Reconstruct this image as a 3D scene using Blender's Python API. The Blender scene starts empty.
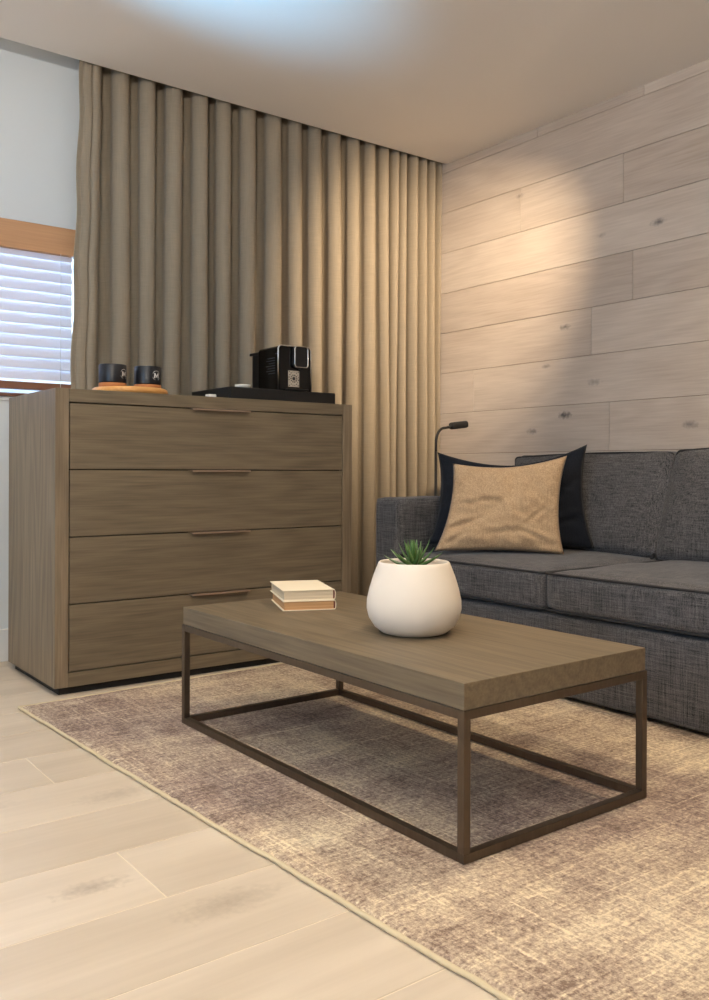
import bpy, bmesh, math, random
from mathutils import Vector, Matrix, noise

sc = bpy.context.scene
C = sc.collection
PI = math.pi

# ------------------------------------------------------------------ camera
cam_d = bpy.data.cameras.new('camera')
cam = bpy.data.objects.new('camera', cam_d); C.objects.link(cam)
cam_d.sensor_fit = 'HORIZONTAL'; cam_d.sensor_width = 36.0
cam_d.lens = 886.92 / 709 * 36.0
YAW, ROLL = 0.6438, 0.0031
fw = Vector((math.sin(YAW), math.cos(YAW), 0)); rt0 = Vector((math.cos(YAW), -math.sin(YAW), 0)); up0 = Vector((0, 0, 1))
rt = rt0 * math.cos(ROLL) + up0 * math.sin(ROLL); up = -rt0 * math.sin(ROLL) + up0 * math.cos(ROLL)
m = Matrix((rt, up, -fw)).transposed().to_4x4(); m.translation = Vector((0, 0, 0.8))
cam.matrix_world = m
cam_d.shift_y = -29.43 / 709          # rising-front lens shift keeps the verticals straight
cam_d.clip_start = 0.05
sc.camera = cam

# ------------------------------------------------------------------ view, world
sc.view_settings.view_transform = 'Standard'
try: sc.view_settings.look = 'None'
except Exception: pass
sc.view_settings.gamma = 1.0
sc.view_settings.use_curve_mapping = False
sc.view_settings.exposure = 1.0
sc.cycles.use_denoising = True
sc.cycles.max_bounces = 10
sc.cycles.diffuse_bounces = 6
sc.cycles.sample_clamp_indirect = 6.0
w = bpy.data.worlds.new('daylight'); sc.world = w; w.use_nodes = True
w.node_tree.nodes['Background'].inputs[0].default_value = (0.55, 0.75, 1.0, 1)
w.node_tree.nodes['Background'].inputs[1].default_value = 1.0

# ------------------------------------------------------------------ lights
WARM = (1.0, 0.77, 0.51)
def spot(name, loc, target, power, angle, blend=0.6, radius=0.035, col=WARM):
    d = bpy.data.lights.new(name, 'SPOT'); d.energy = power; d.color = col
    d.spot_size = math.radians(angle); d.spot_blend = blend; d.shadow_soft_size = radius
    o = bpy.data.objects.new(name, d); C.objects.link(o); o.location = loc
    o.rotation_euler = (Vector(target) - Vector(loc)).to_track_quat('-Z', 'Y').to_euler()
    return o
def area(name, loc, target, power, sx, sy, col):
    d = bpy.data.lights.new(name, 'AREA'); d.shape = 'RECTANGLE'; d.size = sx; d.size_y = sy
    d.energy = power; d.color = col
    o = bpy.data.objects.new(name, d); C.objects.link(o); o.location = loc
    o.rotation_euler = (Vector(target) - Vector(loc)).to_track_quat('-Z', 'Y').to_euler()
    return o
CZ = 2.523
LAMPS = [((0.80, 0.85, CZ - .012), (0.95, 1.0, 0), 37, 125, 'recessed ceiling downlight nearest the camera, above the bare floor'),
         ((0.75, 2.75, CZ - .012), (0.75, 2.70, 0), 28, 118, 'recessed ceiling downlight above the rug corner in front of the window'),
         ((2.45, 1.45, CZ - .012), (2.35, 1.5, 0), 44, 125, 'recessed ceiling downlight above the sofa seat'),
         ((2.55, 1.93, CZ - .012), (3.16, 3.76, 1.58), 230, 60, 'recessed ceiling downlight tilted towards the curtain corner')]
for k, (l, t, p, a, lb) in enumerate(LAMPS):
    spot('downlight_lamp', l, t, p, a, 1.0)
spot('fill_uplight', (-0.75, -0.55, 1.80), (-0.4, 0.1, 2.6), 185, 165, 1.0, .10, (1.0, 0.945, 0.87))  # added fill light behind the camera, brightens the ceiling and the ambient light
area('window_daylight', (0.55, 4.25, 1.75), (0.55, 3.8, 1.45), 48, 1.9, 1.1, (0.42, 0.66, 1.0))
spot('ceiling_patch_spot', (-1.64, 1.5, 0.90), (1.00, 2.47, 2.52), 950, 20, 1.0, .08, (0.22, 0.60, 1.0))  # added blue spot, aimed to make the cool patch on the ceiling
area('cool_fill_panel', (-1.72, 1.2, 1.5), (1.0, 1.2, 1.5), 16, 1.1, 1.2, (0.45, 0.68, 1.0))  # added cool fill from the left, greys the warm shadows

# ------------------------------------------------------------------ helpers
def lin(r, g, b):
    f = lambda c: c / 12.92 if c <= 0.04045 else ((c + 0.055) / 1.055) ** 2.4
    return (f(r / 255), f(g / 255), f(b / 255), 1)

class MB:
    """collects shapes into one mesh"""
    def __init__(s): s.bm = bmesh.new()
    def _merge(s, b, M, mat, smooth=False, tone=None):
        if M is not None: bmesh.ops.transform(b, matrix=M, verts=b.verts)
        me = bpy.data.meshes.new('t'); b.to_mesh(me); b.free()
        n = len(s.bm.faces); s.bm.from_mesh(me); bpy.data.meshes.remove(me)
        s.bm.faces.ensure_lookup_table()
        lay = None
        if tone is not None:
            lay = s.bm.loops.layers.float_color.get('tone') or s.bm.loops.layers.float_color.new('tone')
            s.bm.faces.ensure_lookup_table()
        for f in s.bm.faces[n:]:
            f.material_index = mat; f.smooth = smooth
            if lay is not None:
                for l in f.loops: l[lay] = (tone, tone, tone, 1)
        return s
    def box(s, x0, x1, y0, y1, z0, z1, bev=0.0, seg=2, M=None, mat=0, smooth=None, tone=None):
        b = bmesh.new(); bmesh.ops.create_cube(b, size=1)
        for v in b.verts:
            v.co = Vector(((x0 + x1) / 2 + v.co.x * (x1 - x0), (y0 + y1) / 2 + v.co.y * (y1 - y0), (z0 + z1) / 2 + v.co.z * (z1 - z0)))
        if bev > 0:
            bmesh.ops.bevel(b, geom=list(b.edges), offset=bev, segments=seg, profile=0.5, affect='EDGES')
        return s._merge(b, M, mat, (bev > 0.008) if smooth is None else smooth, tone)
    def lathe(s, prof, n=48, M=None, mat=0, smooth=True):
        b = bmesh.new(); rings = []
        for r, z in prof:
            if r < 1e-6: rings.append([b.verts.new((0, 0, z))])
            else: rings.append([b.verts.new((r * math.cos(2 * PI * k / n), r * math.sin(2 * PI * k / n), z)) for k in range(n)])
        for a, c in zip(rings, rings[1:]):
            for k in range(n):
                q = (k + 1) % n
                if len(a) == 1 and len(c) == 1: continue
                if len(a) == 1: b.faces.new((a[0], c[q], c[k]))
                elif len(c) == 1: b.faces.new((a[k], a[q], c[0]))
                else: b.faces.new((a[k], a[q], c[q], c[k]))
        bmesh.ops.recalc_face_normals(b, faces=b.faces)
        return s._merge(b, M, mat, smooth)
    def tube(s, pts, r, n=12, mat=0, closed=False, M=None):
        b = bmesh.new(); pts = [Vector(p) for p in pts]; N = len(pts); rings = []
        rr = r if hasattr(r, '__len__') else [r] * N
        prev = None
        for i, p in enumerate(pts):
            if closed: d = pts[(i + 1) % N] - pts[i - 1]
            else: d = pts[min(i + 1, N - 1)] - pts[max(i - 1, 0)]
            d.normalize()
            ref = prev if prev is not None else (Vector((0, 0, 1)) if abs(d.z) < .9 else Vector((1, 0, 0)))
            a = (ref - d * ref.dot(d)).normalized(); c = d.cross(a); prev = a
            rings.append([b.verts.new(p + (a * math.cos(2 * PI * k / n) + c * math.sin(2 * PI * k / n)) * rr[i]) for k in range(n)])
        for i in range(N if closed else N - 1):
            a = rings[i]; c = rings[(i + 1) % N]
            for k in range(n): b.faces.new((a[k], a[(k + 1) % n], c[(k + 1) % n], c[k]))
        if not closed:
            b.faces.new(list(reversed(rings[0]))); b.faces.new(rings[-1])
        bmesh.ops.recalc_face_normals(b, faces=b.faces)
        return s._merge(b, M, mat, True)
    def raw(s, verts, faces, mat=0, smooth=True, M=None):
        b = bmesh.new(); vs = [b.verts.new(v) for v in verts]
        for f in faces: b.faces.new([vs[i] for i in f])
        bmesh.ops.recalc_face_normals(b, faces=b.faces)
        return s._merge(b, M, mat, smooth)
    def build(s, name, mats, parent=None, loc=None, rotz=None):
        me = bpy.data.meshes.new(name); s.bm.to_mesh(me); s.bm.free()
        if not isinstance(mats, (list, tuple)): mats = [mats]
        for x in mats: me.materials.append(x)
        o = bpy.data.objects.new(name, me); C.objects.link(o)
        if parent is not None: o.parent = parent
        if loc is not None: o.location = loc
        if rotz is not None: o.rotation_euler = (0, 0, rotz)
        return o

def thing(name, label, cat, loc=(0, 0, 0), rotz=0, group=None):
    o = bpy.data.objects.new(name, None); C.objects.link(o)
    o.empty_display_size = 0.1; o.location = loc; o.rotation_euler = (0, 0, rotz)
    return tag(o, label, cat, group)
def tag(o, label=None, cat=None, group=None, kind=None):
    if label: o['label'] = label
    if cat: o['category'] = cat
    if group: o['group'] = group
    if kind: o['kind'] = kind
    return o
def struct(mb, name, mats, label=None):
    o = mb.build(name, mats); o['kind'] = 'structure'
    if label: o['label'] = label
    return o

# ------------------------------------------------------------------ materials
def base_mat(name, col=(0.5, 0.5, 0.5, 1), rough=0.6, metal=0.0, spec=0.5):
    mt = bpy.data.materials.new(name); mt.use_nodes = True
    b = mt.node_tree.nodes['Principled BSDF']
    b.inputs['Base Color'].default_value = col; b.inputs['Roughness'].default_value = rough
    b.inputs['Metallic'].default_value = metal; b.inputs['Specular IOR Level'].default_value = spec
    return mt, mt.node_tree, b
def nd(nt, t, **kw):
    n = nt.nodes.new(t)
    for k, v in kw.items(): setattr(n, k, v)
    return n
def mth(nt, op, a, b=None, c=None, clamp=False):
    n = nt.nodes.new('ShaderNodeMath'); n.operation = op; n.use_clamp = clamp
    for i, x in enumerate((a, b, c)):
        if x is None: continue
        if isinstance(x, (int, float)): n.inputs[i].default_value = x
        else: nt.links.new(x, n.inputs[i])
    return n.outputs[0]
def coords(nt, scale=(1, 1, 1), offset=None):
    tc = nd(nt, 'ShaderNodeTexCoord'); mp = nd(nt, 'ShaderNodeMapping')
    src = tc.outputs['Object']
    if offset is not None:
        va = nd(nt, 'ShaderNodeVectorMath', operation='ADD'); nt.links.new(src, va.inputs[0]); nt.links.new(offset, va.inputs[1]); src = va.outputs[0]
    nt.links.new(src, mp.inputs['Vector']); mp.inputs['Scale'].default_value = scale
    return mp.outputs[0]
def ntex(nt, vec, scale=1.0, detail=2.0, rough=0.5, dist=0.0):
    n = nd(nt, 'ShaderNodeTexNoise'); nt.links.new(vec, n.inputs['Vector'])
    n.inputs['Scale'].default_value = scale; n.inputs['Detail'].default_value = detail
    n.inputs['Roughness'].default_value = rough; n.inputs['Distortion'].default_value = dist
    return n.outputs[0]
def ramp(nt, fac, stops):
    r = nd(nt, 'ShaderNodeValToRGB'); nt.links.new(fac, r.inputs[0])
    el = r.color_ramp.elements
    while len(el) < len(stops): el.new(0.5)
    for e, (p, c) in zip(el, stops): e.position = p; e.color = c
    return r.outputs[0]
def bump(nt, b, h, strength, dist=0.002):
    n = nd(nt, 'ShaderNodeBump'); n.inputs['Strength'].default_value = strength; n.inputs['Distance'].default_value = dist
    nt.links.new(h, n.inputs['Height']); nt.links.new(n.outputs[0], b.inputs['Normal'])
def mixc(nt, fac, a, b, mode='MIX'):
    n = nd(nt, 'ShaderNodeMix', data_type='RGBA', blend_type=mode)
    for i, x in ((0, fac), (6, a), (7, b)):
        if isinstance(x, (int, float)): n.inputs[i].default_value = x
        elif isinstance(x, tuple): n.inputs[i].default_value = x
        else: nt.links.new(x, n.inputs[i])
    return n.outputs[2]
def axis_scale(ax, along, across):
    s = [across] * 3; s[ax] = along
    return tuple(s)

def wood(name, dark, light, ax, rings=9.0, ring_amp=0.35, fine_amp=0.5, blotch=0.35, lo=2.2, hi=0.35,
         fine=(4.0, 130.0), rough=0.5, tone_amp=0.0, knots=(), knot_col=None, spec=0.4, bmp=0.12, offset=False):
    mt, nt, b = base_mat(name, light, rough, 0, spec)
    off = None; tone = None
    if tone_amp or offset:
        at = nd(nt, 'ShaderNodeAttribute', attribute_name='tone'); tone = at.outputs['Fac']
        cx = nd(nt, 'ShaderNodeCombineXYZ')
        for i, k in enumerate((37.0, 53.0, 91.0)): nt.links.new(mth(nt, 'MULTIPLY', tone, k), cx.inputs[i])
        off = cx.outputs[0]
    n1 = ntex(nt, coords(nt, axis_scale(ax, hi, lo), off), 1.0, 1.5, 0.45, 0.15)
    rg = mth(nt, 'MULTIPLY_ADD', mth(nt, 'SINE', mth(nt, 'MULTIPLY', n1, rings * 2 * PI)), 0.5, 0.5)
    n2 = ntex(nt, coords(nt, axis_scale(ax, fine[0], fine[1]), off), 1.0, 3.0, 0.6)
    n3 = ntex(nt, coords(nt, axis_scale(ax, 1.3, 4.0), off), 1.0, 3.0, 0.6)
    f = mth(nt, 'MULTIPLY_ADD', mth(nt, 'SUBTRACT', rg, 0.5), ring_amp, 0.5)
    f = mth(nt, 'ADD', f, mth(nt, 'MULTIPLY', mth(nt, 'SUBTRACT', n2, 0.5), fine_amp))
    f = mth(nt, 'ADD', f, mth(nt, 'MULTIPLY', mth(nt, 'SUBTRACT', n3, 0.5), blotch))
    if tone_amp: f = mth(nt, 'ADD', f, mth(nt, 'MULTIPLY', mth(nt, 'SUBTRACT', tone, 0.5), tone_amp))
    col = ramp(nt, f, [(0.12, dark), (0.85, light)])
    for (kx, ky, kz, rr, st) in knots:          # knots keep a place of their own on the boards
        tc = nd(nt, 'ShaderNodeTexCoord'); va = nd(nt, 'ShaderNodeVectorMath', operation='SUBTRACT')
        nt.links.new(tc.outputs['Object'], va.inputs[0]); va.inputs[1].default_value = (kx, ky, kz)
        vm = nd(nt, 'ShaderNodeVectorMath', operation='MULTIPLY'); nt.links.new(va.outputs[0], vm.inputs[0])
        vm.inputs[1].default_value = tuple(0.42 if i == ax else 1.0 for i in range(3))
        ln = nd(nt, 'ShaderNodeVectorMath', operation='LENGTH'); nt.links.new(vm.outputs[0], ln.inputs[0])
        wob = mth(nt, 'MULTIPLY', mth(nt, 'SUBTRACT', ntex(nt, coords(nt, (60, 60, 60)), 1, 2), 0.5), rr * 1.3)
        dd = mth(nt, 'ADD', ln.outputs[1], wob)
        mk = mth(nt, 'MULTIPLY', mth(nt, 'SUBTRACT', 1.0, mth(nt, 'DIVIDE', dd, rr), clamp=True), st, clamp=True)
        col = mixc(nt, mk, col, knot_col)
    nt.links.new(col, b.inputs['Base Color'])
    bump(nt, b, mth(nt, 'ADD', n2, mth(nt, 'MULTIPLY', rg, 0.25)), bmp, 0.0015)
    return mt

def weave(name, dark, light, s=260.0, st=14.0, amp=1.0, rough=0.95, bmp=0.35, sheen=0.15, blot=0.25):
    mt, nt, b = base_mat(name, light, rough, 0, 0.15)
    b.inputs['Sheen Weight'].default_value = sheen
    b.inputs['Sheen Roughness'].default_value = 0.5
    a = ntex(nt, coords(nt, (s, s, st)), 1, 2, 0.6); c = ntex(nt, coords(nt, (s, st, s)), 1, 2, 0.6)
    d = ntex(nt, coords(nt, (st, s, s)), 1, 2, 0.6); e = ntex(nt, coords(nt, (1, 1, 1)), 9.0, 3, 0.6)
    sm = mth(nt, 'ADD', mth(nt, 'ADD', a, c), d)
    f = mth(nt, 'MULTIPLY_ADD', mth(nt, 'SUBTRACT', sm, 1.5), amp, 0.5)
    f = mth(nt, 'ADD', f, mth(nt, 'MULTIPLY', mth(nt, 'SUBTRACT', e, 0.5), blot))
    nt.links.new(ramp(nt, f, [(0.1, dark), (0.9, light)]), b.inputs['Base Color'])
    bump(nt, b, sm, bmp, 0.001)
    return mt

M = {}
M['ceiling'] = base_mat('ceiling_paint', lin(236, 230, 223), 0.85, 0, 0.2)[0]
M['paint'] = base_mat('white_paint', lin(218, 222, 223), 0.8, 0, 0.2)[0]
M['skirting'] = base_mat('skirting_paint', lin(228, 226, 222), 0.5)[0]
OD, OL = lin(86, 75, 59), lin(132, 117, 94)
M['oak_x'] = wood('grey_brown_oak_horizontal', OD, OL, 0, rings=16, ring_amp=.15, fine_amp=.95, blotch=.2, lo=4.5, hi=.5)
M['oak_y'] = wood('grey_brown_oak_lengthwise', OD, OL, 1, rings=16, ring_amp=.15, fine_amp=.95, blotch=.2, lo=4.5, hi=.5)
M['oak_z'] = wood('grey_brown_oak_upright', lin(90, 76, 60), lin(150, 132, 107), 2, rings=14, ring_amp=.18, fine_amp=.9, blotch=.25, lo=4.0, hi=.4)
KN = [(3.403, 2.318, 1.896, .018, .9), (3.403, 2.834, 1.501, .016, .9), (3.403, 2.832, 1.073, .020, 1.3),
      (3.403, 3.04, 1.0, .018, .7), (3.403, 2.66, 1.22, .02, .5), (3.403, 3.13, 2.21, .014, .6), (3.403, 2.16, 1.0, .02, .7),
      (3.403, 2.95, 1.32, .014, .6), (3.403, 2.62, 1.9, .012, .4)]
M['plank'] = wood('whitewashed_oak_plank', lin(172, 156, 142), lin(212, 199, 186), 1, rings=11, ring_amp=.12, fine_amp=.6,
                  blotch=.45, lo=3.0, hi=.5, fine=(5, 120), rough=.65, tone_amp=.22, knots=KN, knot_col=lin(104, 98, 96), spec=.25, bmp=.1)
M['plank_gap'] = base_mat('plank_gap', lin(120, 98, 78), .9)[0]
M['tile'] = wood('pale_timber_floor_tile', lin(184, 169, 148), lin(220, 206, 186), 0, rings=5, ring_amp=.16, fine_amp=.3,
                 blotch=.8, lo=3.0, hi=.7, fine=(3, 60), rough=.42, tone_amp=.12,
                 knots=[(.62, 1.66, 0, .035, .6), (.80, 1.45, 0, .05, .45), (.85, 2.10, 0, .05, .35), (.55, 2.2, 0, .04, .3)],
                 knot_col=lin(140, 126, 108), spec=.45, bmp=.05)
M['grout'] = base_mat('pale_grout', lin(224, 210, 186), .8)[0]
M['frame_metal'], nt, b = base_mat('brushed_bronze_metal', lin(104, 88, 72), .38, .8)
n = ntex(nt, coords(nt, (90, 90, 12)), 1, 3, .6)
nt.links.new(ramp(nt, n, [(0.2, lin(92, 80, 68)), (.8, lin(106, 93, 80))]), b.inputs['Base Color'])
M['handle'] = base_mat('dark_bronze_handle', lin(176, 152, 132), .40, .65)[0]
M['dark'] = base_mat('shadow_gap_board', lin(30, 26, 22), .8)[0]
M['sofa'] = weave('charcoal_heather_linen', lin(26, 29, 34), lin(114, 112, 113), s=300, st=11, amp=1.0)
M['piping'] = base_mat('dark_piping', lin(42, 42, 44), .9)[0]
M['navy'] = weave('near_black_cushion_cloth', lin(22, 25, 32), lin(38, 42, 50), amp=.8, sheen=.05, bmp=.2)
M['tan'] = weave('camel_cushion_cloth', lin(156, 128, 98), lin(208, 180, 145), s=280, st=12, amp=.9, blot=.3)
M['pot'] = base_mat('matt_white_ceramic', lin(232, 222, 208), .55, 0, .4)[0]
nt = M['pot'].node_tree; bump(nt, nt.nodes['Principled BSDF'], ntex(nt, coords(nt, (1, 1, 1)), 260, 2), .08, .001)
M['soil'] = base_mat('potting_soil', lin(92, 72, 54), .95)[0]
M['leaf'], nt, b = base_mat('agave_leaf', lin(70, 104, 52), .5)
g = nd(nt, 'ShaderNodeAttribute', attribute_name='tone')
nt.links.new(ramp(nt, g.outputs['Fac'], [(0, lin(46, 86, 34)), (.5, lin(92, 128, 66)), (1, lin(158, 172, 138))]), b.inputs['Base Color'])
M['curtain'], nt, b = base_mat('taupe_curtain_cloth', lin(150, 134, 112), .9, 0, .15)
a1 = ntex(nt, coords(nt, (350, 350, 12)), 1, 2); a2 = ntex(nt, coords(nt, (14, 14, 380)), 1, 2)
nt.links.new(ramp(nt, mth(nt, 'MULTIPLY', mth(nt, 'ADD', a1, a2), .5), [(.25, lin(142, 130, 112)), (.75, lin(160, 147, 128))]), b.inputs['Base Color'])
bump(nt, b, mth(nt, 'ADD', a1, a2), .2, .001)
b.inputs['Sheen Weight'].default_value = .1
M['valance'] = wood('honey_timber_valance', lin(170, 122, 84), lin(210, 162, 120), 0, rings=8, ring_amp=.25, fine_amp=.5, lo=6, hi=.5, rough=.4)
M['rail'] = wood('brown_timber_rail', lin(110, 72, 54), lin(150, 104, 80), 0, rings=8, ring_amp=.2, fine_amp=.4, lo=6, hi=.5, rough=.45)
M['board'] = wood('golden_timber_board', lin(196, 134, 70), lin(226, 172, 104), 0, rings=10, ring_amp=.2, fine_amp=.5, lo=14, hi=2, rough=.4)
M['cork'] = base_mat('cork_brown', lin(176, 112, 62), .7)[0]
M['mug'] = base_mat('black_mug_glaze', lin(20, 22, 28), .35)[0]
M['white_print'] = base_mat('white_print', lin(215, 215, 212), .6)[0]
M['black_gloss'] = base_mat('gloss_black_plastic', lin(6, 6, 7), .14, 0, .35)[0]
M['black_satin'] = base_mat('satin_black_plastic', lin(16, 16, 17), .45)[0]
M['black_matt'] = base_mat('matt_black', lin(20, 19, 19), .6)[0]
M['chrome'] = base_mat('chrome', lin(205, 203, 198), .22, 1.0)[0]
M['label'] = base_mat('beige_label', lin(190, 178, 160), .6)[0]
M['white_cer'] = base_mat('white_ceramic', lin(228, 224, 216), .3)[0]
M['slat'], nt, b = base_mat('white_blind_slat', lin(226, 224, 228), .5)
b.inputs['Transmission Weight'].default_value = 0.0
tr = nd(nt, 'ShaderNodeBsdfTranslucent'); tr.inputs[0].default_value = lin(214, 212, 226)
mx = nd(nt, 'ShaderNodeMixShader'); mx.inputs[0].default_value = .16
out = nt.nodes['Material Output']
nt.links.new(b.outputs[0], mx.inputs[1]); nt.links.new(tr.outputs[0], mx.inputs[2]); nt.links.new(mx.outputs[0], out.inputs[0])
M['glass'], nt, b = base_mat('window_glass', (1, 1, 1, 1), 0.0)
b.inputs['Transmission Weight'].default_value = 1.0; b.inputs['IOR'].default_value = 1.02
M['cover_cream'] = base_mat('cream_book_cloth', lin(238, 226, 200), .7)[0]
def pages(name, a, c):
    mt, nt, b = base_mat(name, a, .9)
    n = ntex(nt, coords(nt, (3, 3, 900)), 1, 1)
    nt.links.new(ramp(nt, n, [(.3, c), (.7, a)]), b.inputs['Base Color'])
    return mt
M['pages_cream'] = pages('cream_page_edges', lin(228, 212, 184), lin(200, 182, 152))
M['pages_tan'] = pages('tan_page_edges', lin(216, 172, 122), lin(184, 138, 92))
M['spine_brown'] = base_mat('red_brown_headband', lin(112, 60, 40), .7)[0]
M['lamp_face'], nt, b = base_mat('downlight_lens', (1, .85, .65, 1), .4)
b.inputs['Emission Color'].default_value = (1, .78, .5, 1); b.inputs['Emission Strength'].default_value = 6
M['rug_edge'] = base_mat('cream_rug_binding', lin(208, 192, 158), .95)[0]
nt = M['rug_edge'].node_tree; bump(nt, nt.nodes['Principled BSDF'], ntex(nt, coords(nt, (1, 1, 1)), 160, 2), .8, .003)
# rug: knotted pile with worn blocks of beige, tan and mauve brown
M['rug'], nt, b = base_mat('rug_pile', lin(150, 125, 100), 1.0, 0, .05)
v1 = ntex(nt, coords(nt, (1.6, 5.5, 1)), 1, 4, .65)
v2 = ntex(nt, coords(nt, (6.5, 1.8, 1)), 1, 4, .65)
v3 = ntex(nt, coords(nt, (9, 120, 1)), 1, 3, .7)
v4 = ntex(nt, coords(nt, (120, 9, 1)), 1, 3, .7)
v5 = ntex(nt, coords(nt, (1, 1, 1)), 120, 3, .75)
v6 = ntex(nt, coords(nt, (1, 1, 1)), 1.2, 2, .5)
f = mth(nt, 'MULTIPLY_ADD', mth(nt, 'SUBTRACT', v1, .5), 1.2, .5)
f = mth(nt, 'ADD', f, mth(nt, 'MULTIPLY', mth(nt, 'SUBTRACT', v2, .5), .8))
f = mth(nt, 'ADD', f, mth(nt, 'MULTIPLY', mth(nt, 'SUBTRACT', v3, .5), .75))
f = mth(nt, 'ADD', f, mth(nt, 'MULTIPLY', mth(nt, 'SUBTRACT', v4, .5), .55))
f = mth(nt, 'ADD', f, mth(nt, 'MULTIPLY', mth(nt, 'SUBTRACT', v5, .5), 1.7))
th1 = mth(nt, 'MULTIPLY', mth(nt, 'SUBTRACT', ntex(nt, coords(nt, (1.6, 75, 1)), 1, 2, .6), .60, clamp=True), 6.0, clamp=True)
th2 = mth(nt, 'MULTIPLY', mth(nt, 'SUBTRACT', ntex(nt, coords(nt, (75, 1.6, 1)), 1, 2, .6), .60, clamp=True), 6.0, clamp=True)
f = mth(nt, 'ADD', f, mth(nt, 'MULTIPLY', mth(nt, 'ADD', th1, th2), mth(nt, 'MULTIPLY', v5, .7)))
c1 = ramp(nt, f, [(.12, lin(136, 116, 102)), (.42, lin(184, 164, 144)), (.62, lin(208, 189, 162)), (.9, lin(240, 224, 192))])
c2 = ramp(nt, f, [(.12, lin(118, 102, 94)), (.5, lin(168, 148, 136)), (.9, lin(222, 204, 176))])
k = ramp(nt, v6, [(.42, (0, 0, 0, 1)), (.6, (1, 1, 1, 1))])
nt.links.new(mixc(nt, k, c1, c2), b.inputs['Base Color'])
bump(nt, b, mth(nt, 'ADD', mth(nt, 'ADD', v5, v3), v4), 1.0, .004)

# ------------------------------------------------------------------ the room
X0, X1, Y0, Y1 = -1.8, 3.403, -1.8, 3.84
rnd = random.Random(5)
# floor: slab plus separate timber-look tiles
mb = MB().box(X0 - .1, X1 + .15, Y0 - .1, Y1 + .15, -.12, -.0012, mat=1)
pitch = .2435; row0 = 1.538
kmin = math.floor((Y0 - row0) / pitch); kmax = math.ceil((Y1 - row0) / pitch)
for k in range(kmin, kmax):
    ya, yb = row0 + k * pitch + .0016, row0 + (k + 1) * pitch - .0016
    ya, yb = max(ya, Y0), min(yb, Y1)
    if yb - ya < .01: continue
    base = {0: .718, 3: .748}.get(k, 1.10 + .07 * (k % 3))
    x = base - 1.2 * 4
    while x < X1:
        a, c = max(x + .0016, X0), min(x + 1.2 - .0016, X1)
        if c - a > .01: mb.box(a, c, ya, yb, -.004, 0, bev=.0008, seg=1, tone=rnd.random())
        x += 1.2
struct(mb, 'floor', [M['tile'], M['grout']])
# ceiling with the curtain slot along the back wall
SL = 3.68
mb = MB().box(X0 - .1, X1 + .15, Y0 - .1, SL, CZ, CZ + .15)
mb.box(X0 - .1, X1 + .15, SL, Y1 + .15, CZ + .10, CZ + .15)
struct(mb, 'ceiling', M['ceiling'])
# back wall with the window opening
WXa, WXb, WZa, WZb = -.35, 1.42, 1.122, 1.832
mb = MB()
mb.box(X0 - .1, WXa, Y1, Y1 + .15, -.05, CZ + .12); mb.box(WXb, X1 + .15, Y1, Y1 + .15, -.05, CZ + .12)
mb.box(WXa, WXb, Y1, Y1 + .15, -.05, WZa); mb.box(WXa, WXb, Y1, Y1 + .15, WZb, CZ + .12)
struct(mb, 'wall_back', M['paint'])
struct(MB().box(X0 - .1, X0, Y0 - .1, Y1, -.05, CZ + .02), 'wall_left', M['paint'])
struct(MB().box(X0, X1, Y0 - .1, Y0, -.05, CZ + .02), 'wall_front', M['paint'])
# plank wall
mb = MB().box(X1 + .006, X1 + .15, Y0 - .1, Y1, -.05, CZ + .1, mat=1)
rows = [CZ + .02, 2.4765, 2.2502, 2.0244, 1.7985, 1.5744, 1.3485, 1.1215]
while rows[-1] > 0: rows.append(rows[-1] - .2259)
joints = {0: [3.013, 2.392], 1: [1.9], 2: [3.124, 2.50], 3: [1.95], 4: [2.448], 5: [2.678], 6: [3.459], 7: [2.574]}
for i in range(len(rows) - 1):
    js = list(joints.get(i, [1.7 + (i * .73) % 1.4]))
    js = sorted(js, reverse=True)
    while js[-1] - 1.9 > Y0: js.append(js[-1] - 1.9 + .15 * ((i * 3) % 4))
    ys = [Y1] + js + [Y0]
    for a, c in zip(ys, ys[1:]):
        mb.box(X1, X1 + .012, c + .0009, a - .0009, max(rows[i + 1], 0) + .0009, rows[i] - .0009, bev=.0012, seg=1, tone=rnd.random())
struct(mb, 'wall_right', [M['plank'], M['plank_gap']])
# skirting
mb = MB().box(X0, X1, Y1 - .014, Y1, 0, .135, bev=.003)
struct(mb, 'baseboard_back', M['skirting'])
# window with sill, pane
t = thing('window_1', None, None); t['kind'] = 'structure'
mb = MB(); f_ = .045
mb.box(WXa, WXa + f_, 3.90, 3.96, WZa, WZb); mb.box(WXb - f_, WXb, 3.90, 3.96, WZa, WZb)
mb.box(WXa + f_, WXb - f_, 3.90, 3.96, WZa, WZa + f_); mb.box(WXa + f_, WXb - f_, 3.90, 3.96, WZb - f_, WZb)
mb.box(.54, .58, 3.905, 3.955, WZa + f_, WZb - f_)
mb.build('window_frame', M['skirting'], t)
MB().box(WXa + f_, WXb - f_, 3.925, 3.931, WZa + f_, WZb - f_).build('pane', M['glass'], t)
MB().box(WXa - .03, WXb + .03, Y1 - .022, 3.90, WZa - .016, WZa - .001, bev=.003).build('window_sill', M['rail'], t)
MB().box(WXa - .03, WXb + .03, Y1 - .012, Y1, WZa - .034, WZa - .020, bev=.002).build('sill_trim', M['skirting'], t)

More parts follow.
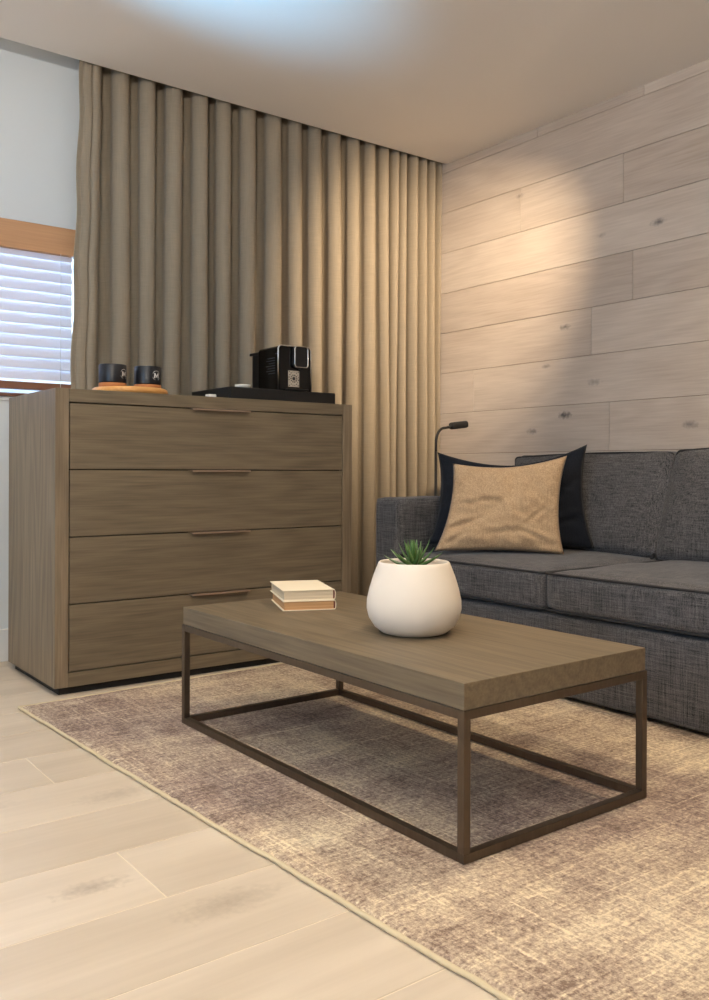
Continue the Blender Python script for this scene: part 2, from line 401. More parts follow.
# ------------------------------------------------------------------ blind
t = thing('venetian_blind', 'white slatted window blind under a honey-coloured timber valance', 'window blind', (0, Y1, 1.852))
MB().box(-.42, 1.345, -.052, -.004, -.133, -.016, bev=.004).build('valance', M['valance'], t)
mb = MB().box(-.40, 1.332, -.046, -.004, 1.136 - 1.852, 1.168 - 1.852, bev=.004)
mb.build('bottom_rail', M['rail'], t)
zs = 1.729
for k in range(12):
    zc = zs - k * .0468 - 1.852 - .010
    th = math.radians(76)
    Mx = Matrix.Translation((.465, -.026, zc)) @ Matrix.Rotation(th, 4, 'X')
    MB().box(-.862, .862, -.0255, .0255, -.0014, .0014, bev=.001, seg=1, M=Mx).build('slat', M['slat'], t)
for x in (-.25, .55, 1.27): MB().tube([(x, -.051, -.12), (x, -.051, -.70)], .0011, 6).build('ladder_cord', M['skirting'], t)

# ------------------------------------------------------------------ curtain
ridx = [1.325, 1.395, 1.521, 1.644, 1.771, 1.907, 2.027, 2.157, 2.305, 2.433, 2.550, 2.673, 2.796, 2.905, 3.005, 3.074, 3.134, 3.206, 3.277, 3.345, 3.390]
def ridge(s):
    i = min(max(int(math.floor(s)), 0), len(ridx) - 2); f = s - i
    return ridx[i] * (1 - f) + ridx[i + 1] * f
def curtain():
    nz, per = 60, 22; nS = (len(ridx) - 1) * per
    V, F = [], []
    ztop, zbot = CZ + .07, .018
    for j in range(nz + 1):
        z = ztop + (zbot - ztop) * j / nz; low = j / nz
        for i in range(nS + 1):
            s = i / per
            g = ridge(s + .0)
            w_ = (ridge(min(s + .5, len(ridx) - 1)) - ridge(max(s - .5, 0)))
            ph = 2 * PI * s
            nv = noise.noise(Vector((s * .83, low * 1.1, 3.1))) * (.25 + .75 * low)
            n2 = noise.noise(Vector((s * .47 + 9, low * 1.7, 8.1))) * low
            amp = .060 * (.82 + .35 * noise.noise(Vector((s * .61, low * .8, 17))))
            y = 3.760 - amp * (math.cos(ph) + .16 * math.cos(3 * ph)) / 1.1 + .004 * nv
            if s < 1:
                q_ = min(1, max(0, (s - .62) / .38)); q_ = q_ * q_ * (3 - 2 * q_); y = y * q_ + (3.712 + .006 * math.sin(s * 9)) * (1 - q_)
            x = g + w_ * (.11 * math.sin(2 * ph) - .05 * (1 - math.cos(ph)) * 0 + .03 * math.sin(ph)) + .022 * nv + .014 * n2
            # the free left edge swings out a little towards the hem
            e = max(0, 1 - s / 2.0); x -= e * .075 * low + e * .004 * math.sin(low * 40)
            x = min(x, 3.397)
            y += .0016 * noise.noise(Vector((s * 3, z * 4, 1)))
            V.append((x, y, z))
    W = nS + 1
    for j in range(nz):
        for i in range(nS): F.append((j * W + i, j * W + i + 1, (j + 1) * W + i + 1, (j + 1) * W + i))
    o = MB().raw(V, F).build('curtain', M['curtain'])
    md = o.modifiers.new('thickness', 'SOLIDIFY'); md.thickness = .0022; md.offset = 0
    return tag(o, 'full-length taupe pleated curtain hanging from a ceiling slot behind the dresser', 'curtain')
curtain()

# ------------------------------------------------------------------ rug
def rug():
    a0 = math.radians(-92.9)          # long side heading towards the camera
    P = Vector((.882, 3.035, 0)); u = Vector((math.cos(a0) * -1 * 0 + .0475, -.9989, 0)).normalized(); v = Vector((-u.y, u.x, 0))
    L, W = 3.3, 2.30; nu, nv = 330, 240; T = .012
    V, F = [], []; prof = 3
    def edge(t, seed): return .006 * noise.noise(Vector((t * 2.2, seed, 0))) + .003 * noise.noise(Vector((t * 9, seed, 5)))
    for i in range(nu + 1):
        for j in range(nv + 1):
            a = i / nu * L; c = j / nv * W
            da = edge(c, 1) if i == 0 else (edge(c, 2) if i == nu else 0)
            dc = edge(a, 3) * max(0, 1 - c / .15) if c < .15 else 0
            da2 = edge(c, 1) * max(0, 1 - a / .15) if a < .15 else 0
            p = P + u * (a + da2) + v * (c + dc)
            h = T + .0011 * noise.noise(Vector((a * 60, c * 60, 0))) + .0012 * noise.noise(Vector((a * 14, c * 40, 4)))
            if i in (0, nu) or j in (0, nv): h = .004
            elif i in (1, nu - 1) or j in (1, nv - 1): h = T - .002
            V.append((p.x, p.y, h))
    Wn = nv + 1
    for i in range(nu):
        for j in range(nv): F.append((i * Wn + j, i * Wn + j + 1, (i + 1) * Wn + j + 1, (i + 1) * Wn + j))
    # underside
    n0 = len(V); ring = [(0, j) for j in range(nv)] + [(i, nv) for i in range(nu)] + [(nu, j) for j in range(nv, 0, -1)] + [(i, 0) for i in range(nu, 0, -1)]
    for (i, j) in ring: q = V[i * Wn + j]; V.append((q[0], q[1], .0005))
    R = len(ring)
    for k in range(R):
        a_ = ring[k]; b_ = ring[(k + 1) % R]
        F.append((a_[0] * Wn + a_[1], b_[0] * Wn + b_[1], n0 + (k + 1) % R, n0 + k))
    F.append(tuple(n0 + k for k in range(R)))
    t = thing('rug', 'low-pile beige and brown mottled rug with a cream bound edge', 'rug')
    MB().raw(V, F).build('pile', M['rug'], t)
    pts = []
    for k in range(0, R, 2):
        i, j = ring[k]; q = Vector(V[i * Wn + j]); pts.append((q.x, q.y, .0062 + .0012 * noise.noise(q * 30)))
    rr = [.0052 + .0016 * noise.noise(Vector((k * .9, 0, 2))) for k in range(len(pts))]
    MB().tube(pts, rr, 8, closed=True).build('binding', M['rug_edge'], t)
rug()
RZ = .0135

# ------------------------------------------------------------------ dresser
def dresser():
    W, D, H = 1.30, .565, 1.0884
    t = thing('dresser', 'tall four-drawer dresser in grey-brown oak against the curtain', 'dresser', (1.029, 3.123, 0))
    z0 = .028; fs = .049; zt = 1.041; zb = .078
    b = .0015
    MB().box(.0, fs, 0, D, z0, H, bev=b).build('side_panel', M['oak_z'], t)
    MB().box(W - fs, W, 0, D, z0, H, bev=b).build('side_panel', M['oak_z'], t)
    MB().box(fs, W - fs, 0, D, zt, H, bev=b).build('top_panel', M['oak_x'], t)
    MB().box(fs, W - fs, 0, D, z0, zb, bev=b).build('bottom_rail', M['oak_x'], t)
    MB().box(fs, W - fs, .03, D, zb, zt).build('carcass', M['dark'], t)
    MB().box(.022, W - .022, .022, D - .02, 0, z0).build('plinth', M['dark'], t)
    g = .0042; e = [1.041, .8003, .5595, .3203, .078]
    for k in range(4):
        top = e[k] - (g if k == 0 else g / 2); bot = e[k + 1] + (g if k == 3 else g / 2)
        d = bpy.data.objects
        o = MB().box(-(W / 2 - fs - g), W / 2 - fs - g, 0, .026, 0, top - bot, bev=.0012).build('drawer', M['oak_x'], t, (W / 2, .002, bot))
        h = top - bot
        mb = MB().box(-.128, .128, -.022, .02, h - .0015, h + .0012, bev=.0005, seg=1)
        mb.box(-.128, .128, -.0225, -.0195, h - .0045, h + .0014, bev=.0005, seg=1)
        mb.build('handle', M['handle'], o)
dresser()

# ------------------------------------------------------------------ coffee table
def table():
    L, W = 1.2470, .6138; zt, zb = .3747 + .0125 * .0, .3198
    t = thing('coffee_table', 'low rectangular coffee table with oak top on a bronze box frame', 'coffee table', (1.238, 1.283, 0), .0076)
    e = .003
    o = MB().box(e, W - e, e, L - e, zb, zt, bev=.0015).build('tabletop', M['oak_y'], t)
    s = .0190
    for (x, y) in ((0, 0), (W - s, 0), (0, L - s), (W - s, L - s)):
        MB().box(x, x + s, y, y + s, RZ + s, zb - s, bev=.0008).build('leg', M['frame_metal'], t)
    for z in (RZ, zb - s):
        for a in ((0, W, 0, s), (0, W, L - s, L), (0, s, s, L - s), (W - s, W, s, L - s)):
            MB().box(a[0], a[1], a[2], a[3], z, z + s, bev=.0008).build('frame_rail', M['frame_metal'], t)
    return zt
TZ = table()

# ------------------------------------------------------------------ sofa
def soft_box(x0, x1, y0, y1, z0, z1, r=.03, crown=.015, axis=2, n=(14, 14, 6), bulge=.008, seed=0, wr=.002, fn=None):
    """cushion: rounded box grid with a crowned face and light wrinkles"""
    b = bmesh.new(); bmesh.ops.create_cube(b, size=2)
    bmesh.ops.subdivide_edges(b, edges=b.edges[:], cuts=19, use_grid_fill=True)
    c = Vector(((x0 + x1) / 2, (y0 + y1) / 2, (z0 + z1) / 2)); h = Vector(((x1 - x0) / 2, (y1 - y0) / 2, (z1 - z0) / 2))
    for v in b.verts:
        q = v.co.copy()
        p = Vector((q.x * h.x, q.y * h.y, q.z * h.z))
        # pull vertices inside the inner box then push out by r  -> rounded edges
        inn = Vector((max(-h.x + r, min(h.x - r, p.x)), max(-h.y + r, min(h.y - r, p.y)), max(-h.z + r, min(h.z - r, p.z))))
        d = p - inn
        if d.length > 1e-9:
            p = inn + d.normalized() * r
        f = [(1 - q[i] ** 2) for i in range(3)]
        for i in range(3):
            j, k = (i + 1) % 3, (i + 2) % 3
            amt = (crown if i == axis else bulge) * (max(f[j], 0) * max(f[k], 0)) ** .5
            if abs(q[i]) > .4: p[i] += math.copysign(amt * (abs(q[i]) - .4) / .6, q[i])
        nz = noise.noise_vector(Vector((p.x * 5 + seed, p.y * 5, p.z * 5)))
        p += nz * wr * 2 + noise.noise_vector(Vector((p.x * 16 + seed, p.y * 16, p.z * 16))) * wr * .5
        p += c
        if fn: p = fn(p)
        v.co = p
    return b
def rim(x0, x1, y0, y1, z, r, crown, n=10, fn=None, inset=.004):
    """closed rounded-rectangle path"""
    pts = []
    for cx, cy, a0 in ((x1 - r, y1 - r, 0), (x0 + r, y1 - r, 90), (x0 + r, y0 + r, 180), (x1 - r, y0 + r, 270)):
        for k in range(5):
            a = math.radians(a0 + k * 22.5); pts.append(Vector((cx + r * math.cos(a), cy + r * math.sin(a), z)))
    out = []
    for i, p in enumerate(pts):
        q = pts[(i + 1) % len(pts)]; m_ = max(1, int((q - p).length / .05))
        for k in range(m_): out.append(p.lerp(q, k / m_))
    return [fn(p) if fn else p for p in out]

def sofa():
    t = thing('sofa', 'charcoal heather-grey fabric sofa with loose cushions along the plank wall', 'sofa', (2.398, 0, 0))
    def add(bm_, name, mat=M['sofa']):
        mb = MB(); mb._merge(bm_, None, 0, True); return mb.build(name, mat, t)
    ya, yb = 1.11, 2.892
    # arms, base, back
    add(soft_box(0, .95, yb, yb + .155, .024, .683, r=.018, crown=.003, bulge=.003, wr=.0012), 'arm')
    add(soft_box(0, .95, ya - .155, ya, .026, .682, r=.018, crown=.003, bulge=.003, seed=4, wr=.0012), 'arm')
    add(soft_box(.004, .93, ya + .002, yb - .002, .024, .302, r=.014, crown=.002, bulge=.002, seed=8, wr=.0012), 'base')
    add(soft_box(.845, .995, ya + .002, yb - .002, .28, .735, r=.03, crown=.004, bulge=.004, seed=9, wr=.0012), 'back_frame')
    for x in (.06, .88):
        for y in (ya - .1, yb + .1): MB().box(x - .025, x + .025, y - .025, y + .025, RZ, .034, bev=.003).build('foot', M['black_satin'], t)
    # seat cushions
    for k, (a, c) in enumerate(((2.090, 2.888), (1.115, 2.083))):
        add(soft_box(-.004, .80, a, c, .312, .447, r=.022, crown=.020, bulge=.010, seed=11 + k * 7, wr=.0025), 'seat_cushion')
        mb = MB()
        mb.tube(rim(-.004, .78, a + .001, c - .001, .4435, .022, 0), .0042, 8, closed=True)
        mb.tube(rim(-.004, .78, a + .001, c - .001, .3165, .022, 0), .0042, 8, closed=True)
        mb.build('piping', M['piping'], t)
    # back cushions, leaning on the back frame
    for k, (a, c, zt) in enumerate(((2.092, 2.886, .874), (1.25, 2.084, .882))):
        lean = lambda p: Vector((p.x - .035 + (p.z - .46) * .26, p.y - (p.z - .85) * .06 + (max(0, p.z - .62) * .30 * max(0, (p.y - 2.5) / .4)), p.z + .012 * (2.9 - p.y) * (p.z - .46) / .4 - .008))
        cu = add(soft_box(.70, .84, a, c, .457, zt, r=.024, crown=.045, axis=0, bulge=.012, seed=31 + k * 9, wr=.005, fn=lean), 'back_cushion')
        pts = []
        for (p) in rim(.452 + .004, zt - .002, a + .004, c - .004, 0, .013, 0):
            mid = 1 - abs((p.y - (a + c) / 2) / ((c - a) / 2)) ** 2
            zz = p.x + (0.010 * mid if p.x > zt - .04 else 0)
            pts.append(lean(Vector((.717, p.y, zz))))
        MB().tube(pts, .0045, 8, closed=True).build('piping', M['piping'], cu)
sofa()

# ------------------------------------------------------------------ scatter cushions
def cushion(name, label, corners, thick, mat, seed, pinch=.09, pinch_top=.09, near=1.0, group=None, creases=()):
    """corners TL, TR, BR, BL seen from the front; a filled shell with pulled ears"""
    eye = Vector((0, 0, .8)); TL, TR, BR, BL = [eye + (Vector(p) - eye) * near for p in corners]; ctr = (TL + TR + BR + BL) / 4
    nrm = ((TR - BL).cross(TL - BR)).normalized()
    if nrm.dot(Vector((0, 0, .8)) - ctr + Vector((0, 0, 0))) < 0: nrm = -nrm
    n = 44; V, F = [], []
    for side in (1, -1):
        for i in range(n + 1):
            for j in range(n + 1):
                u = -1 + 2 * i / n; v = -1 + 2 * j / n
                uu = u * (1 - pinch * (1 - abs(v) ** 2.2))
                vv = v * (1 - (pinch_top if v > 0 else pinch * .45) * (1 - abs(u) ** 1.8))
                a = (uu + 1) / 2; c = (vv + 1) / 2
                p = (BL * (1 - a) + BR * a) * (1 - c) + (TL * (1 - a) + TR * a) * c
                q = max(0, (1 - u * u) * (1 - v * v))
                h = thick * (q ** .42) * (1 if side == 1 else .35)
                wr = 0
                if side == 1:
                    for (cx, cy, ang, ln, wd, dp) in creases:
                        du, dv = u - cx, v - cy; s_ = du * math.cos(ang) + dv * math.sin(ang); r_ = -du * math.sin(ang) + dv * math.cos(ang)
                        wr -= dp * math.exp(-(s_ / ln) ** 2 - (r_ / wd) ** 2)
                        wr += dp * .6 * math.exp(-(s_ / ln) ** 2 - ((r_ - wd * 2) / wd) ** 2)
                nz = noise.noise(Vector((u * 1.9 + seed, v * 1.9, side * 3))) * .012 + noise.noise(Vector((u * 5 + seed, v * 5, side * 3))) * .006 + noise.noise(Vector((u * 3 + seed, v * 9 + u * 4, side * 3))) * .005
                p = p + nrm * side * (h + (nz + wr) * min(1, q * 4))
                V.append(p)
    W = n + 1; off = W * W
    idx = lambda s, i, j: (off if s else 0) + i * W + j
    for s in (0, 1):
        for i in range(n):
            for j in range(n):
                f = (idx(s, i, j), idx(s, i + 1, j), idx(s, i + 1, j + 1), idx(s, i, j + 1)); F.append(f)
    me_v = V
    bm_ = bmesh.new(); vs = [bm_.verts.new(v) for v in me_v]
    for f in F: bm_.faces.new([vs[k] for k in f])
    bmesh.ops.remove_doubles(bm_, verts=bm_.verts, dist=.0004)
    bmesh.ops.recalc_face_normals(bm_, faces=bm_.faces)
    base = Vector((ctr.x, ctr.y, min(BL.z, BR.z)))
    bmesh.ops.translate(bm_, verts=bm_.verts, vec=-base)
    mb = MB(); mb._merge(bm_, None, 0, True)
    o = mb.build(name, mat, None, base)
    return tag(o, label, 'cushion', group)
R_ = lambda d, x, y: Vector((0, 0, .8)) + (fw + rt * ((x - 354.5) / 886.92) + up * ((470.57 - y) / 886.92)) * d
cushion('scatter_cushion', 'large near-black square cushion behind the tan one in the sofa corner',
        ((2.688, 2.962, .884), (3.130, 2.482, .918), (3.100, 2.416, .470), (2.575, 2.900, .480)), .062, M['navy'], 3, pinch=.10, pinch_top=.36, near=.982,
        creases=((.6, -.1, 1.0, .5, .05, .012), (.75, -.5, .5, .35, .05, .012), (-.8, .1, 1.4, .4, .05, .01)))
cushion('scatter_cushion', 'smaller tan linen-look cushion propped in front of the near-black one',
        ((2.640, 2.810, .832), (2.972, 2.462, .866), (2.905, 2.420, .455), (2.515, 2.790, .462)), .062, M['tan'], 12, pinch=.11, pinch_top=.17, near=.966,
        creases=((-.75, -.45, .35, .35, .045, .012), (.78, -.86, -.15, .25, .05, .016), (-.82, -.82, .7, .25, .05, .014), (.1, -.62, .08, .5, .06, .006), (.7, -.75, -.35, .35, .045, .014), (.6, -.25, .8, .3, .04, .008), (-.5, .05, .15, .4, .05, .006)))

# ------------------------------------------------------------------ gooseneck reading lamp
t = thing('reading_lamp', 'slim black gooseneck reading lamp standing in the corner behind the sofa', 'lamp', (3.030, 3.35, 0))
MB().lathe([(0, 0), (.11, 0), (.11, .012), (.104, .018), (0, .02)]).build('base', M['black_matt'], t)
MB().tube([(0, 0, .018), (0, 0, .90)], .0075).build('stem', M['black_matt'], t)
pts = [(0, 0, .90 + k * .01) for k in range(5)] + [(.062 - .062 * math.cos(a), 0, .945 + .075 * math.sin(a)) for a in [k * PI / 2 / 12 for k in range(13)]] + [(.085, 0, 1.024), (.098, 0, 1.027)]
MB().tube(pts, .0068).build('gooseneck', M['black_matt'], t)
hb = bmesh.new()
mb = MB(); Mh = Matrix.Translation((.155, 0, 1.036)) @ Matrix.Rotation(math.radians(-7), 4, 'Y')
mb.box(-.055, .060, -.021, .021, -.018, .019, bev=.013, seg=4, M=Mh, smooth=True)
mb.tube([(.092, 0, 1.027), (.118, 0, 1.032)], [.007, .011])
mb.build('lamp_head', M['black_matt'], t)

# ------------------------------------------------------------------ books
def book(z, label, pg, T, rot, dx=0, dy=0, W=.160, L=.238):
    t = thing('book', label, 'book', (1.434 + dx, 2.268 + dy, z), rot, 'two books on the coffee table')
    c = .0022
    mb = MB().box(0, W, 0, L, 0, c, bev=.0007, seg=1); mb.box(0, W, 0, L, T - c, T, bev=.0007, seg=1)
    n = 10; prof = []                      # rounded spine on the right side
    V, F = [], []
    for yk in (0, L):
        for k in range(n + 1):
            a = -PI / 2 + PI * k / n
            V.append((W - .001 + .006 * math.cos(a), yk, T / 2 + (T / 2) * math.sin(a)))
            V.append((W - .001 + .0042 * math.cos(a) , yk, T / 2 + (T / 2 - c) * math.sin(a)))
    m_ = 2 * (n + 1)
    for k in range(n):
        a0, a1, b0, b1 = 2 * k, 2 * k + 2, m_ + 2 * k, m_ + 2 * k + 2
        F += [(a0, a1, b1, b0), (a0 + 1, b0 + 1, b1 + 1, a1 + 1), (a0, a0 + 1, a1 + 1, a1), (b0, b1, b1 + 1, b0 + 1)]
    mb.raw(V, F, smooth=False)
    mb.build('cover', M['cover_cream'], t)
    MB().box(.005, W - .001, .004, L - .004, c + .0001, T - c - .0001).build('page_block', pg, t)
    MB().box(W - .0028, W + .0022, .0025, .0045, c + .001, T - c - .001, bev=.0005, seg=1).build('headband', M['spine_brown'], t)
book(TZ + .0003, 'lower hardback book with tan page edges, on the coffee table', M['pages_tan'], .029, -.40)
book(TZ + .0297, 'upper hardback book with cream page edges, lying on another book', M['pages_cream'], .032, -.385, .001, .003)

# ------------------------------------------------------------------ planter and agave
PX, PY = 1.525, 1.770
t = thing('planter', 'round matt white ceramic planter on the coffee table', 'planter', (PX, PY, TZ + .0004))
prof = [(0, 0), (.070, 0), (.086, .004), (.104, .018), (.118, .040), (.1245, .064), (.124, .086), (.118, .115), (.108, .148), (.0965, .177), (.0935, .1845),
        (.0905, .187), (.0865, .1855), (.0855, .181), (.088, .160), (.088, .15), (0, .15)]
MB().lathe(prof, 72).build('pot', M['pot'], t)
mb = MB(); V = [(0, 0, .162)]; n = 32
mb.lathe([(0, .173), (.03, .174), (.06, .172), (.0865, .170), (.0865, .152), (0, .152)], 40)
mb.build('soil', M['soil'], t)
t = thing('agave_plant', 'small spiky green succulent growing in the white planter', 'plant', (PX, PY, TZ + .174))
rl = random.Random(11)
def leaf(az, el, L, wd):
    b = bmesh.new(); n = 9; rows_ = []
    for k in range(n + 1):
        s = k / n; ww = wd * (1 - s) ** .7 * (.75 + .9 * s * (1 - s)) + .0002
        r = L * s; bend = .25 * s * s
        x = r * math.cos(el + bend * .6); z = r * math.sin(el + bend * .6)
        rows_.append([(x, -ww, z + .25 * ww), (x, -.5 * ww, z + .0), (x, 0, z - .3 * ww), (x, .5 * ww, z), (x, ww, z + .25 * ww), (x + .0, 0, z - 1.0 * ww - .0006)])
    lay = b.loops.layers.float_color.new('tone')
    vs = [[b.verts.new(p) for p in r] for r in rows_]
    tn = rl.uniform(.1, .45)
    for k in range(n):
        for q in range(6):
            f = b.faces.new((vs[k][q], vs[k][(q + 1) % 6], vs[k + 1][(q + 1) % 6], vs[k + 1][q]))
            for l in f.loops:
                l[lay] = (min(1, tn + (.45 if q in (0, 3, 4) and (l.vert is vs[k][0] or l.vert is vs[k][4] or l.vert is vs[k + 1][4]) else 0) + .1 * k / n),) * 3 + (1,)
    bmesh.ops.recalc_face_normals(b, faces=b.faces)
    bmesh.ops.transform(b, matrix=Matrix.Rotation(az, 4, 'Z'), verts=b.verts)
    return b
az = 0
for k in range(27):
    az += 2.39996; f_ = k / 26
    el = math.radians(12 + 66 * f_ + rl.uniform(-5, 5)); L = .082 - .012 * f_ + rl.uniform(-.006, .008)
    mb = MB(); me = bpy.data.meshes.new('t'); bb = leaf(az, el, L, .0098); bb.to_mesh(me); bb.free()
    mb.bm.from_mesh(me); bpy.data.meshes.remove(me)
    for f in mb.bm.faces: f.smooth = True
    mb.build('leaf', M['leaf'], t)

# ------------------------------------------------------------------ things on the dresser
DZ = 1.0888
o = MB().lathe([(0, 0), (.134, 0), (.142, .004), (.145, .012), (.142, .021), (.136, .025), (0, .025)], 64).build('serving_board', M['board'], None, (1.372, 3.285, DZ))
tag(o, 'round golden timber board under the two mugs on the dresser', 'board')

def letter_m(y, s=.0135):
    mb = MB()
    h, w_ = s, s * .95; st = s * .26
    pts = [(-w_ / 2, 0), (-w_ / 2 + st, 0), (-w_ / 2 + st, h * .62), (0, h * .2), (w_ / 2 - st, h * .62), (w_ / 2 - st, 0), (w_ / 2, 0), (w_ / 2, h), (w_ / 2 - st, h), (0, h * .5), (-w_ / 2 + st, h), (-w_ / 2, h)]
    return pts
def mug(x, y, face, label):
    t = thing('mug', label, 'mug', (x, y, DZ + .0254), 0, 'black mugs on the timber board')
    R = .050
    MB().lathe([(0, 0), (.0505, 0), (.0525, .003), (.0525, .016), (.0505, .018), (0, .018)], 48).build('cork_base', M['cork'], t)
    MB().lathe([(0, .0182), (.0515, .0182), (.0522, .022), (.0522, .086), (.0512, .0885), (.0492, .0885), (.0482, .086), (.0482, .026), (0, .026)], 56).build('body', M['mug'], t)
    # printed emblem: an M inside an open ring, wrapped on the curved wall
    def wrap(p): 
        a = face + p[0] / .0524; return (.05245 * math.cos(a), .05245 * math.sin(a), .052 + p[1])
    pts = letter_m(0, .017); V, F = [], []
    quads = [((-.0105, -.0095), (-.0060, -.0095), (-.0060, .0095), (-.0105, .0095)), ((.0060, -.0095), (.0105, -.0095), (.0105, .0095), (.0060, .0095)),
             ((-.0060, .0095), (0, -.0010), (0, -.0085), (-.0060, .0015)), ((.0060, .0095), (.0060, .0015), (0, -.0085), (0, -.0010))]
    mb = MB()
    for q in quads: mb.raw([wrap(p) for p in q], [(0, 1, 2, 3)], smooth=False)
    for a0, a1 in ((20, 160), (200, 250), (290, 340)):
        ring_i = [(math.cos(math.radians(a)) * .0175, math.sin(math.radians(a)) * .0175) for a in range(a0, a1 + 1, 5)]
        ring_o = [(p[0] * 1.07, p[1] * 1.07) for p in ring_i]
        V = [wrap(p) for p in ring_i] + [wrap(p) for p in ring_o]; n = len(ring_i)
        mb.raw(V, [(k, k + 1, n + k + 1, n + k) for k in range(n - 1)], smooth=False)
    o = mb.build('emblem', M['white_print'], t)
    # handle turned away from the camera side
    hx = face + 2.6
    hp = [(.050 + .026 * math.sin(a), 0, .054 + .024 * math.cos(a)) for a in [k * PI / 12 for k in range(13)]]
    MB().tube(hp, .0045, 10, M=Matrix.Rotation(hx, 4, 'Z')).build('handle', M['mug'], t)
mug(1.302, 3.285, -1.02, 'left one of the two black mugs with a white M emblem')
mug(1.437, 3.268, -1.28, 'right one of the two black mugs, nearer the coffee machine')

# capsule drawer box under the coffee machine
t = thing('capsule_drawer', 'flat black drawer box under the coffee machine on the dresser', 'storage box', (1.768, 3.205, DZ))
MB().box(0, .533, .006, .345, 0, .0545, bev=.002).build('body', M['black_satin'], t)
MB().box(.004, .529, 0, .006, .004, .050, bev=.001).build('front_panel', M['black_satin'], t)
BZ = DZ + .0548

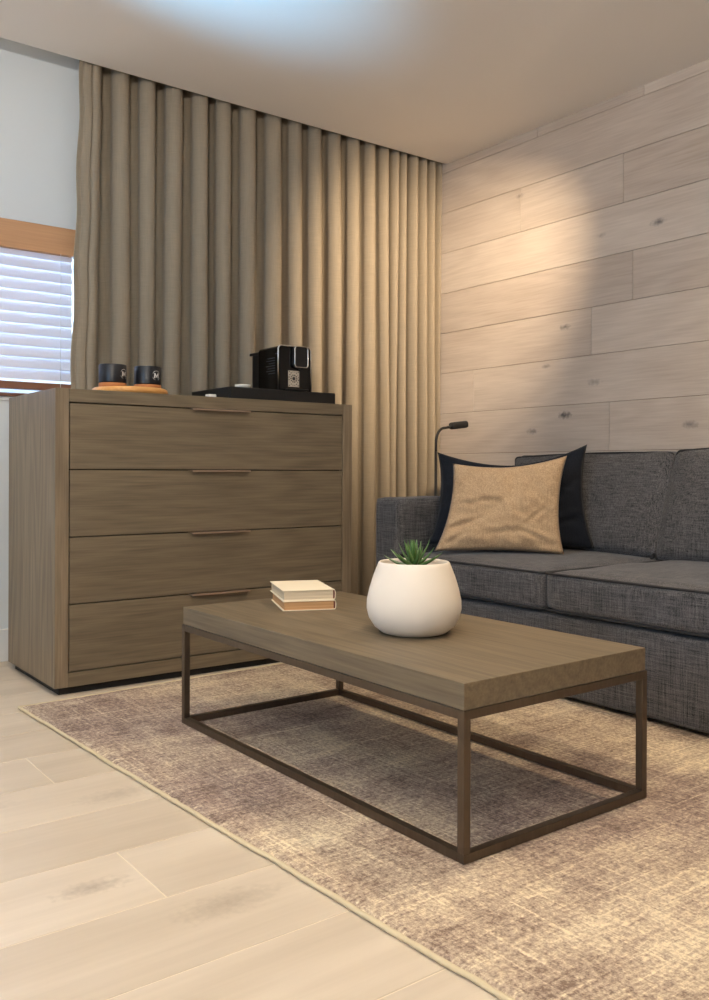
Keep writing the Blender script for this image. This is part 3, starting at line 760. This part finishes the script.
def coffee_machine():
    t = thing('coffee_machine', 'compact gloss black capsule coffee machine with a chrome-edged front', 'coffee machine', (2.020, 3.235, BZ))
    W, D, H = .168, .212, .194
    def outline(x0, x1, z0, z1, r, n=6):
        P = [(x0, z0), (x1, z0)]
        for k in range(n + 1):
            a = PI / 2 * k / n; P.append((x1 - r + r * math.cos(a), z1 - r + r * math.sin(a)))
        for k in range(n + 1):
            a = PI / 2 + PI / 2 * k / n; P.append((x0 + r + r * math.cos(a), z1 - r + r * math.sin(a)))
        return P
    def prism(P, y0, y1):
        n = len(P); V = [(p[0], y0, p[1]) for p in P] + [(p[0], y1, p[1]) for p in P]
        F = [tuple(range(n)), tuple(range(2 * n - 1, n - 1, -1))] + [(k, (k + 1) % n, n + (k + 1) % n, n + k) for k in range(n)]
        return V, F
    V, F = prism(outline(0, W, 0, H, .016), .006, D - .045); MB().raw(V, F, smooth=False).build('body', M['black_gloss'], t)
    V, F = prism(outline(.006, W - .006, .006, H - .006, .012), 0, .006); MB().raw(V, F, smooth=False).build('front_panel', M['black_gloss'], t)
    # chrome rim around the front
    P = outline(0, W, 0, H, .016)[1:]; P = [(W, 0)] + P[1:] + [(0, 0)]
    MB().tube([(p[0], .004, p[1]) for p in P], .0042, 8).build('chrome_rim', M['chrome'], t)
    # water tank at the rear with its lid
    V, F = prism(outline(.012, W - .012, 0, H - .016, .012), D - .044, D + .03); MB().raw(V, F, smooth=False).build('water_tank', M['black_satin'], t)
    MB().box(.010, W - .010, D - .044, D + .055, H - .022, H - .010, bev=.003).build('tank_lid', M['black_satin'], t)
    # brewing head with chrome bezel
    hx, hz, hw, hh = .104, .1475, .034, .045
    Q = []
    for cx, cz, a0 in ((hx + hw - .014, hz + hh - .014, 0), (hx - hw + .014, hz + hh - .014, 90), (hx - hw + .014, hz - hh + .014, 180), (hx + hw - .014, hz - hh + .014, 270)):
        for k in range(6):
            a = math.radians(a0 + k * 18); Q.append((cx + .014 * math.cos(a), cz + .014 * math.sin(a)))
    V, F = prism(Q, -.020, .002); MB().raw(V, F, smooth=False).build('brew_head', M['black_satin'], t)
    MB().tube([(p[0], -.019, p[1]) for p in Q], .0028, 8, closed=True).build('chrome_bezel', M['chrome'], t)
    MB().lathe([(0, 0), (.006, 0), (.006, .008), (0, .008)], 20, M=Matrix.Translation((hx, -.006, hz - hh - .008))).build('spout', M['black_satin'], t)
    # patterned pale panel under the spout
    o = MB().box(.048, .104, -.0018, .0, .018, .088, bev=.0006, seg=1).build('patterned_panel', M['label'], t)
    mb = MB(); rr = random.Random(4)
    def disc(x, z, r): mb.lathe([(0, 0), (r, 0), (r, .0006), (0, .0006)], 14, M=Matrix.Translation((x, -.0019, z)) @ Matrix.Rotation(PI / 2, 4, 'X'))
    disc(.076, .054, .0080)
    for k in range(10):
        a = 2 * PI * k / 10; disc(.076 + .0150 * math.cos(a), .054 + .0150 * math.sin(a), .0032)
    for k in range(16):
        a = 2 * PI * k / 16 + .2; x = .076 + .0245 * math.cos(a); z = .054 + .029 * math.sin(a)
        if .050 < x < .102: disc(x, z, rr.uniform(.0018, .0032))
    for x, z in ((.053, .024), (.099, .024), (.053, .083), (.099, .083), (.062, .078), (.090, .030)): disc(x, z, .0028)
    mb.build('dots', M['black_matt'], o)
    # faint printed lines on the left flank
    mb = MB()
    for k in range(7): mb.box(-.0006, .0, .03, .03 + (.055, .07, .06, .075, .05, .07, .06)[k], .075 + k * .011, .0772 + k * .011)
    mb.box(-.0006, 0, .012, .028, .157, .161)
    mb.build('printed_lines', M['print_grey'], t)
    MB().box(.03, .135, -.034, -.002, 0, .008, bev=.002).build('drip_tray', M['black_satin'], t)
M['print_grey'] = base_mat('grey_print', lin(62, 66, 72), .5)[0]
coffee_machine()
o = MB().lathe([(0, 0), (.024, 0), (.032, .009), (.034, .018), (.031, .018), (.022, .008), (0, .007)], 32).build('saucer_dish', M['white_cer'], None, (1.875, 3.29, BZ))
tag(o, 'tiny white dish left of the coffee machine', 'dish')
o = MB().box(-.018, .018, -.015, .015, 0, .016, bev=.003).build('sugar_box', M['white_cer'], None, (1.678, 3.20, DZ))
tag(o, 'small white packet beside the flat black drawer box', 'packet')

# ------------------------------------------------------------------ recessed ceiling downlights
for k, (l, tt, p, a, lb) in enumerate(LAMPS):
    t = thing('downlight', lb, 'downlight', (l[0], l[1], CZ), 0, 'recessed ceiling downlights')
    MB().lathe([(.036, -.001), (.052, -.001), (.052, -.005), (.038, -.004), (.036, -.001)], 40).build('ring', M['skirting'], t)
    MB().lathe([(0, -.0005), (.036, -.0005), (.036, -.002), (0, -.002)], 32).build('lens', M['lamp_face'], t)

t = thing('fill_uplight_stand', 'added black uplighter with a bowl shade, unseen behind the camera, for fill light', 'floor lamp', (-0.75, -0.55, 0))  # unseen body built for the added fill uplight
MB().lathe([(0, 0), (.14, 0), (.14, .015), (.02, .025), (0, .025)], 32).build('base', M['black_matt'], t)
MB().tube([(0, 0, .02), (0, 0, 1.70)], .012, 12).build('pole', M['black_matt'], t)
MB().lathe([(0, 1.68), (.05, 1.685), (.13, 1.72), (.17, 1.77), (.165, 1.77), (.125, 1.73), (.05, 1.70), (0, 1.70)], 40).build('bowl_shade', M['black_matt'], t)
t = thing('fill_panel_frame', None, None, (X0, 1.2, 1.5)); t['kind'] = 'structure'  # added frame around the cool fill panel; the wall has no opening
mb = MB().box(0, .09, -.70, -.62, -.70, .70); mb.box(0, .09, .62, .70, -.70, .70); mb.box(0, .09, -.62, .62, -.70, -.62); mb.box(0, .09, -.62, .62, .62, .70)
mb.build('window_frame', M['skirting'], t)  # surround of the added fill panel only
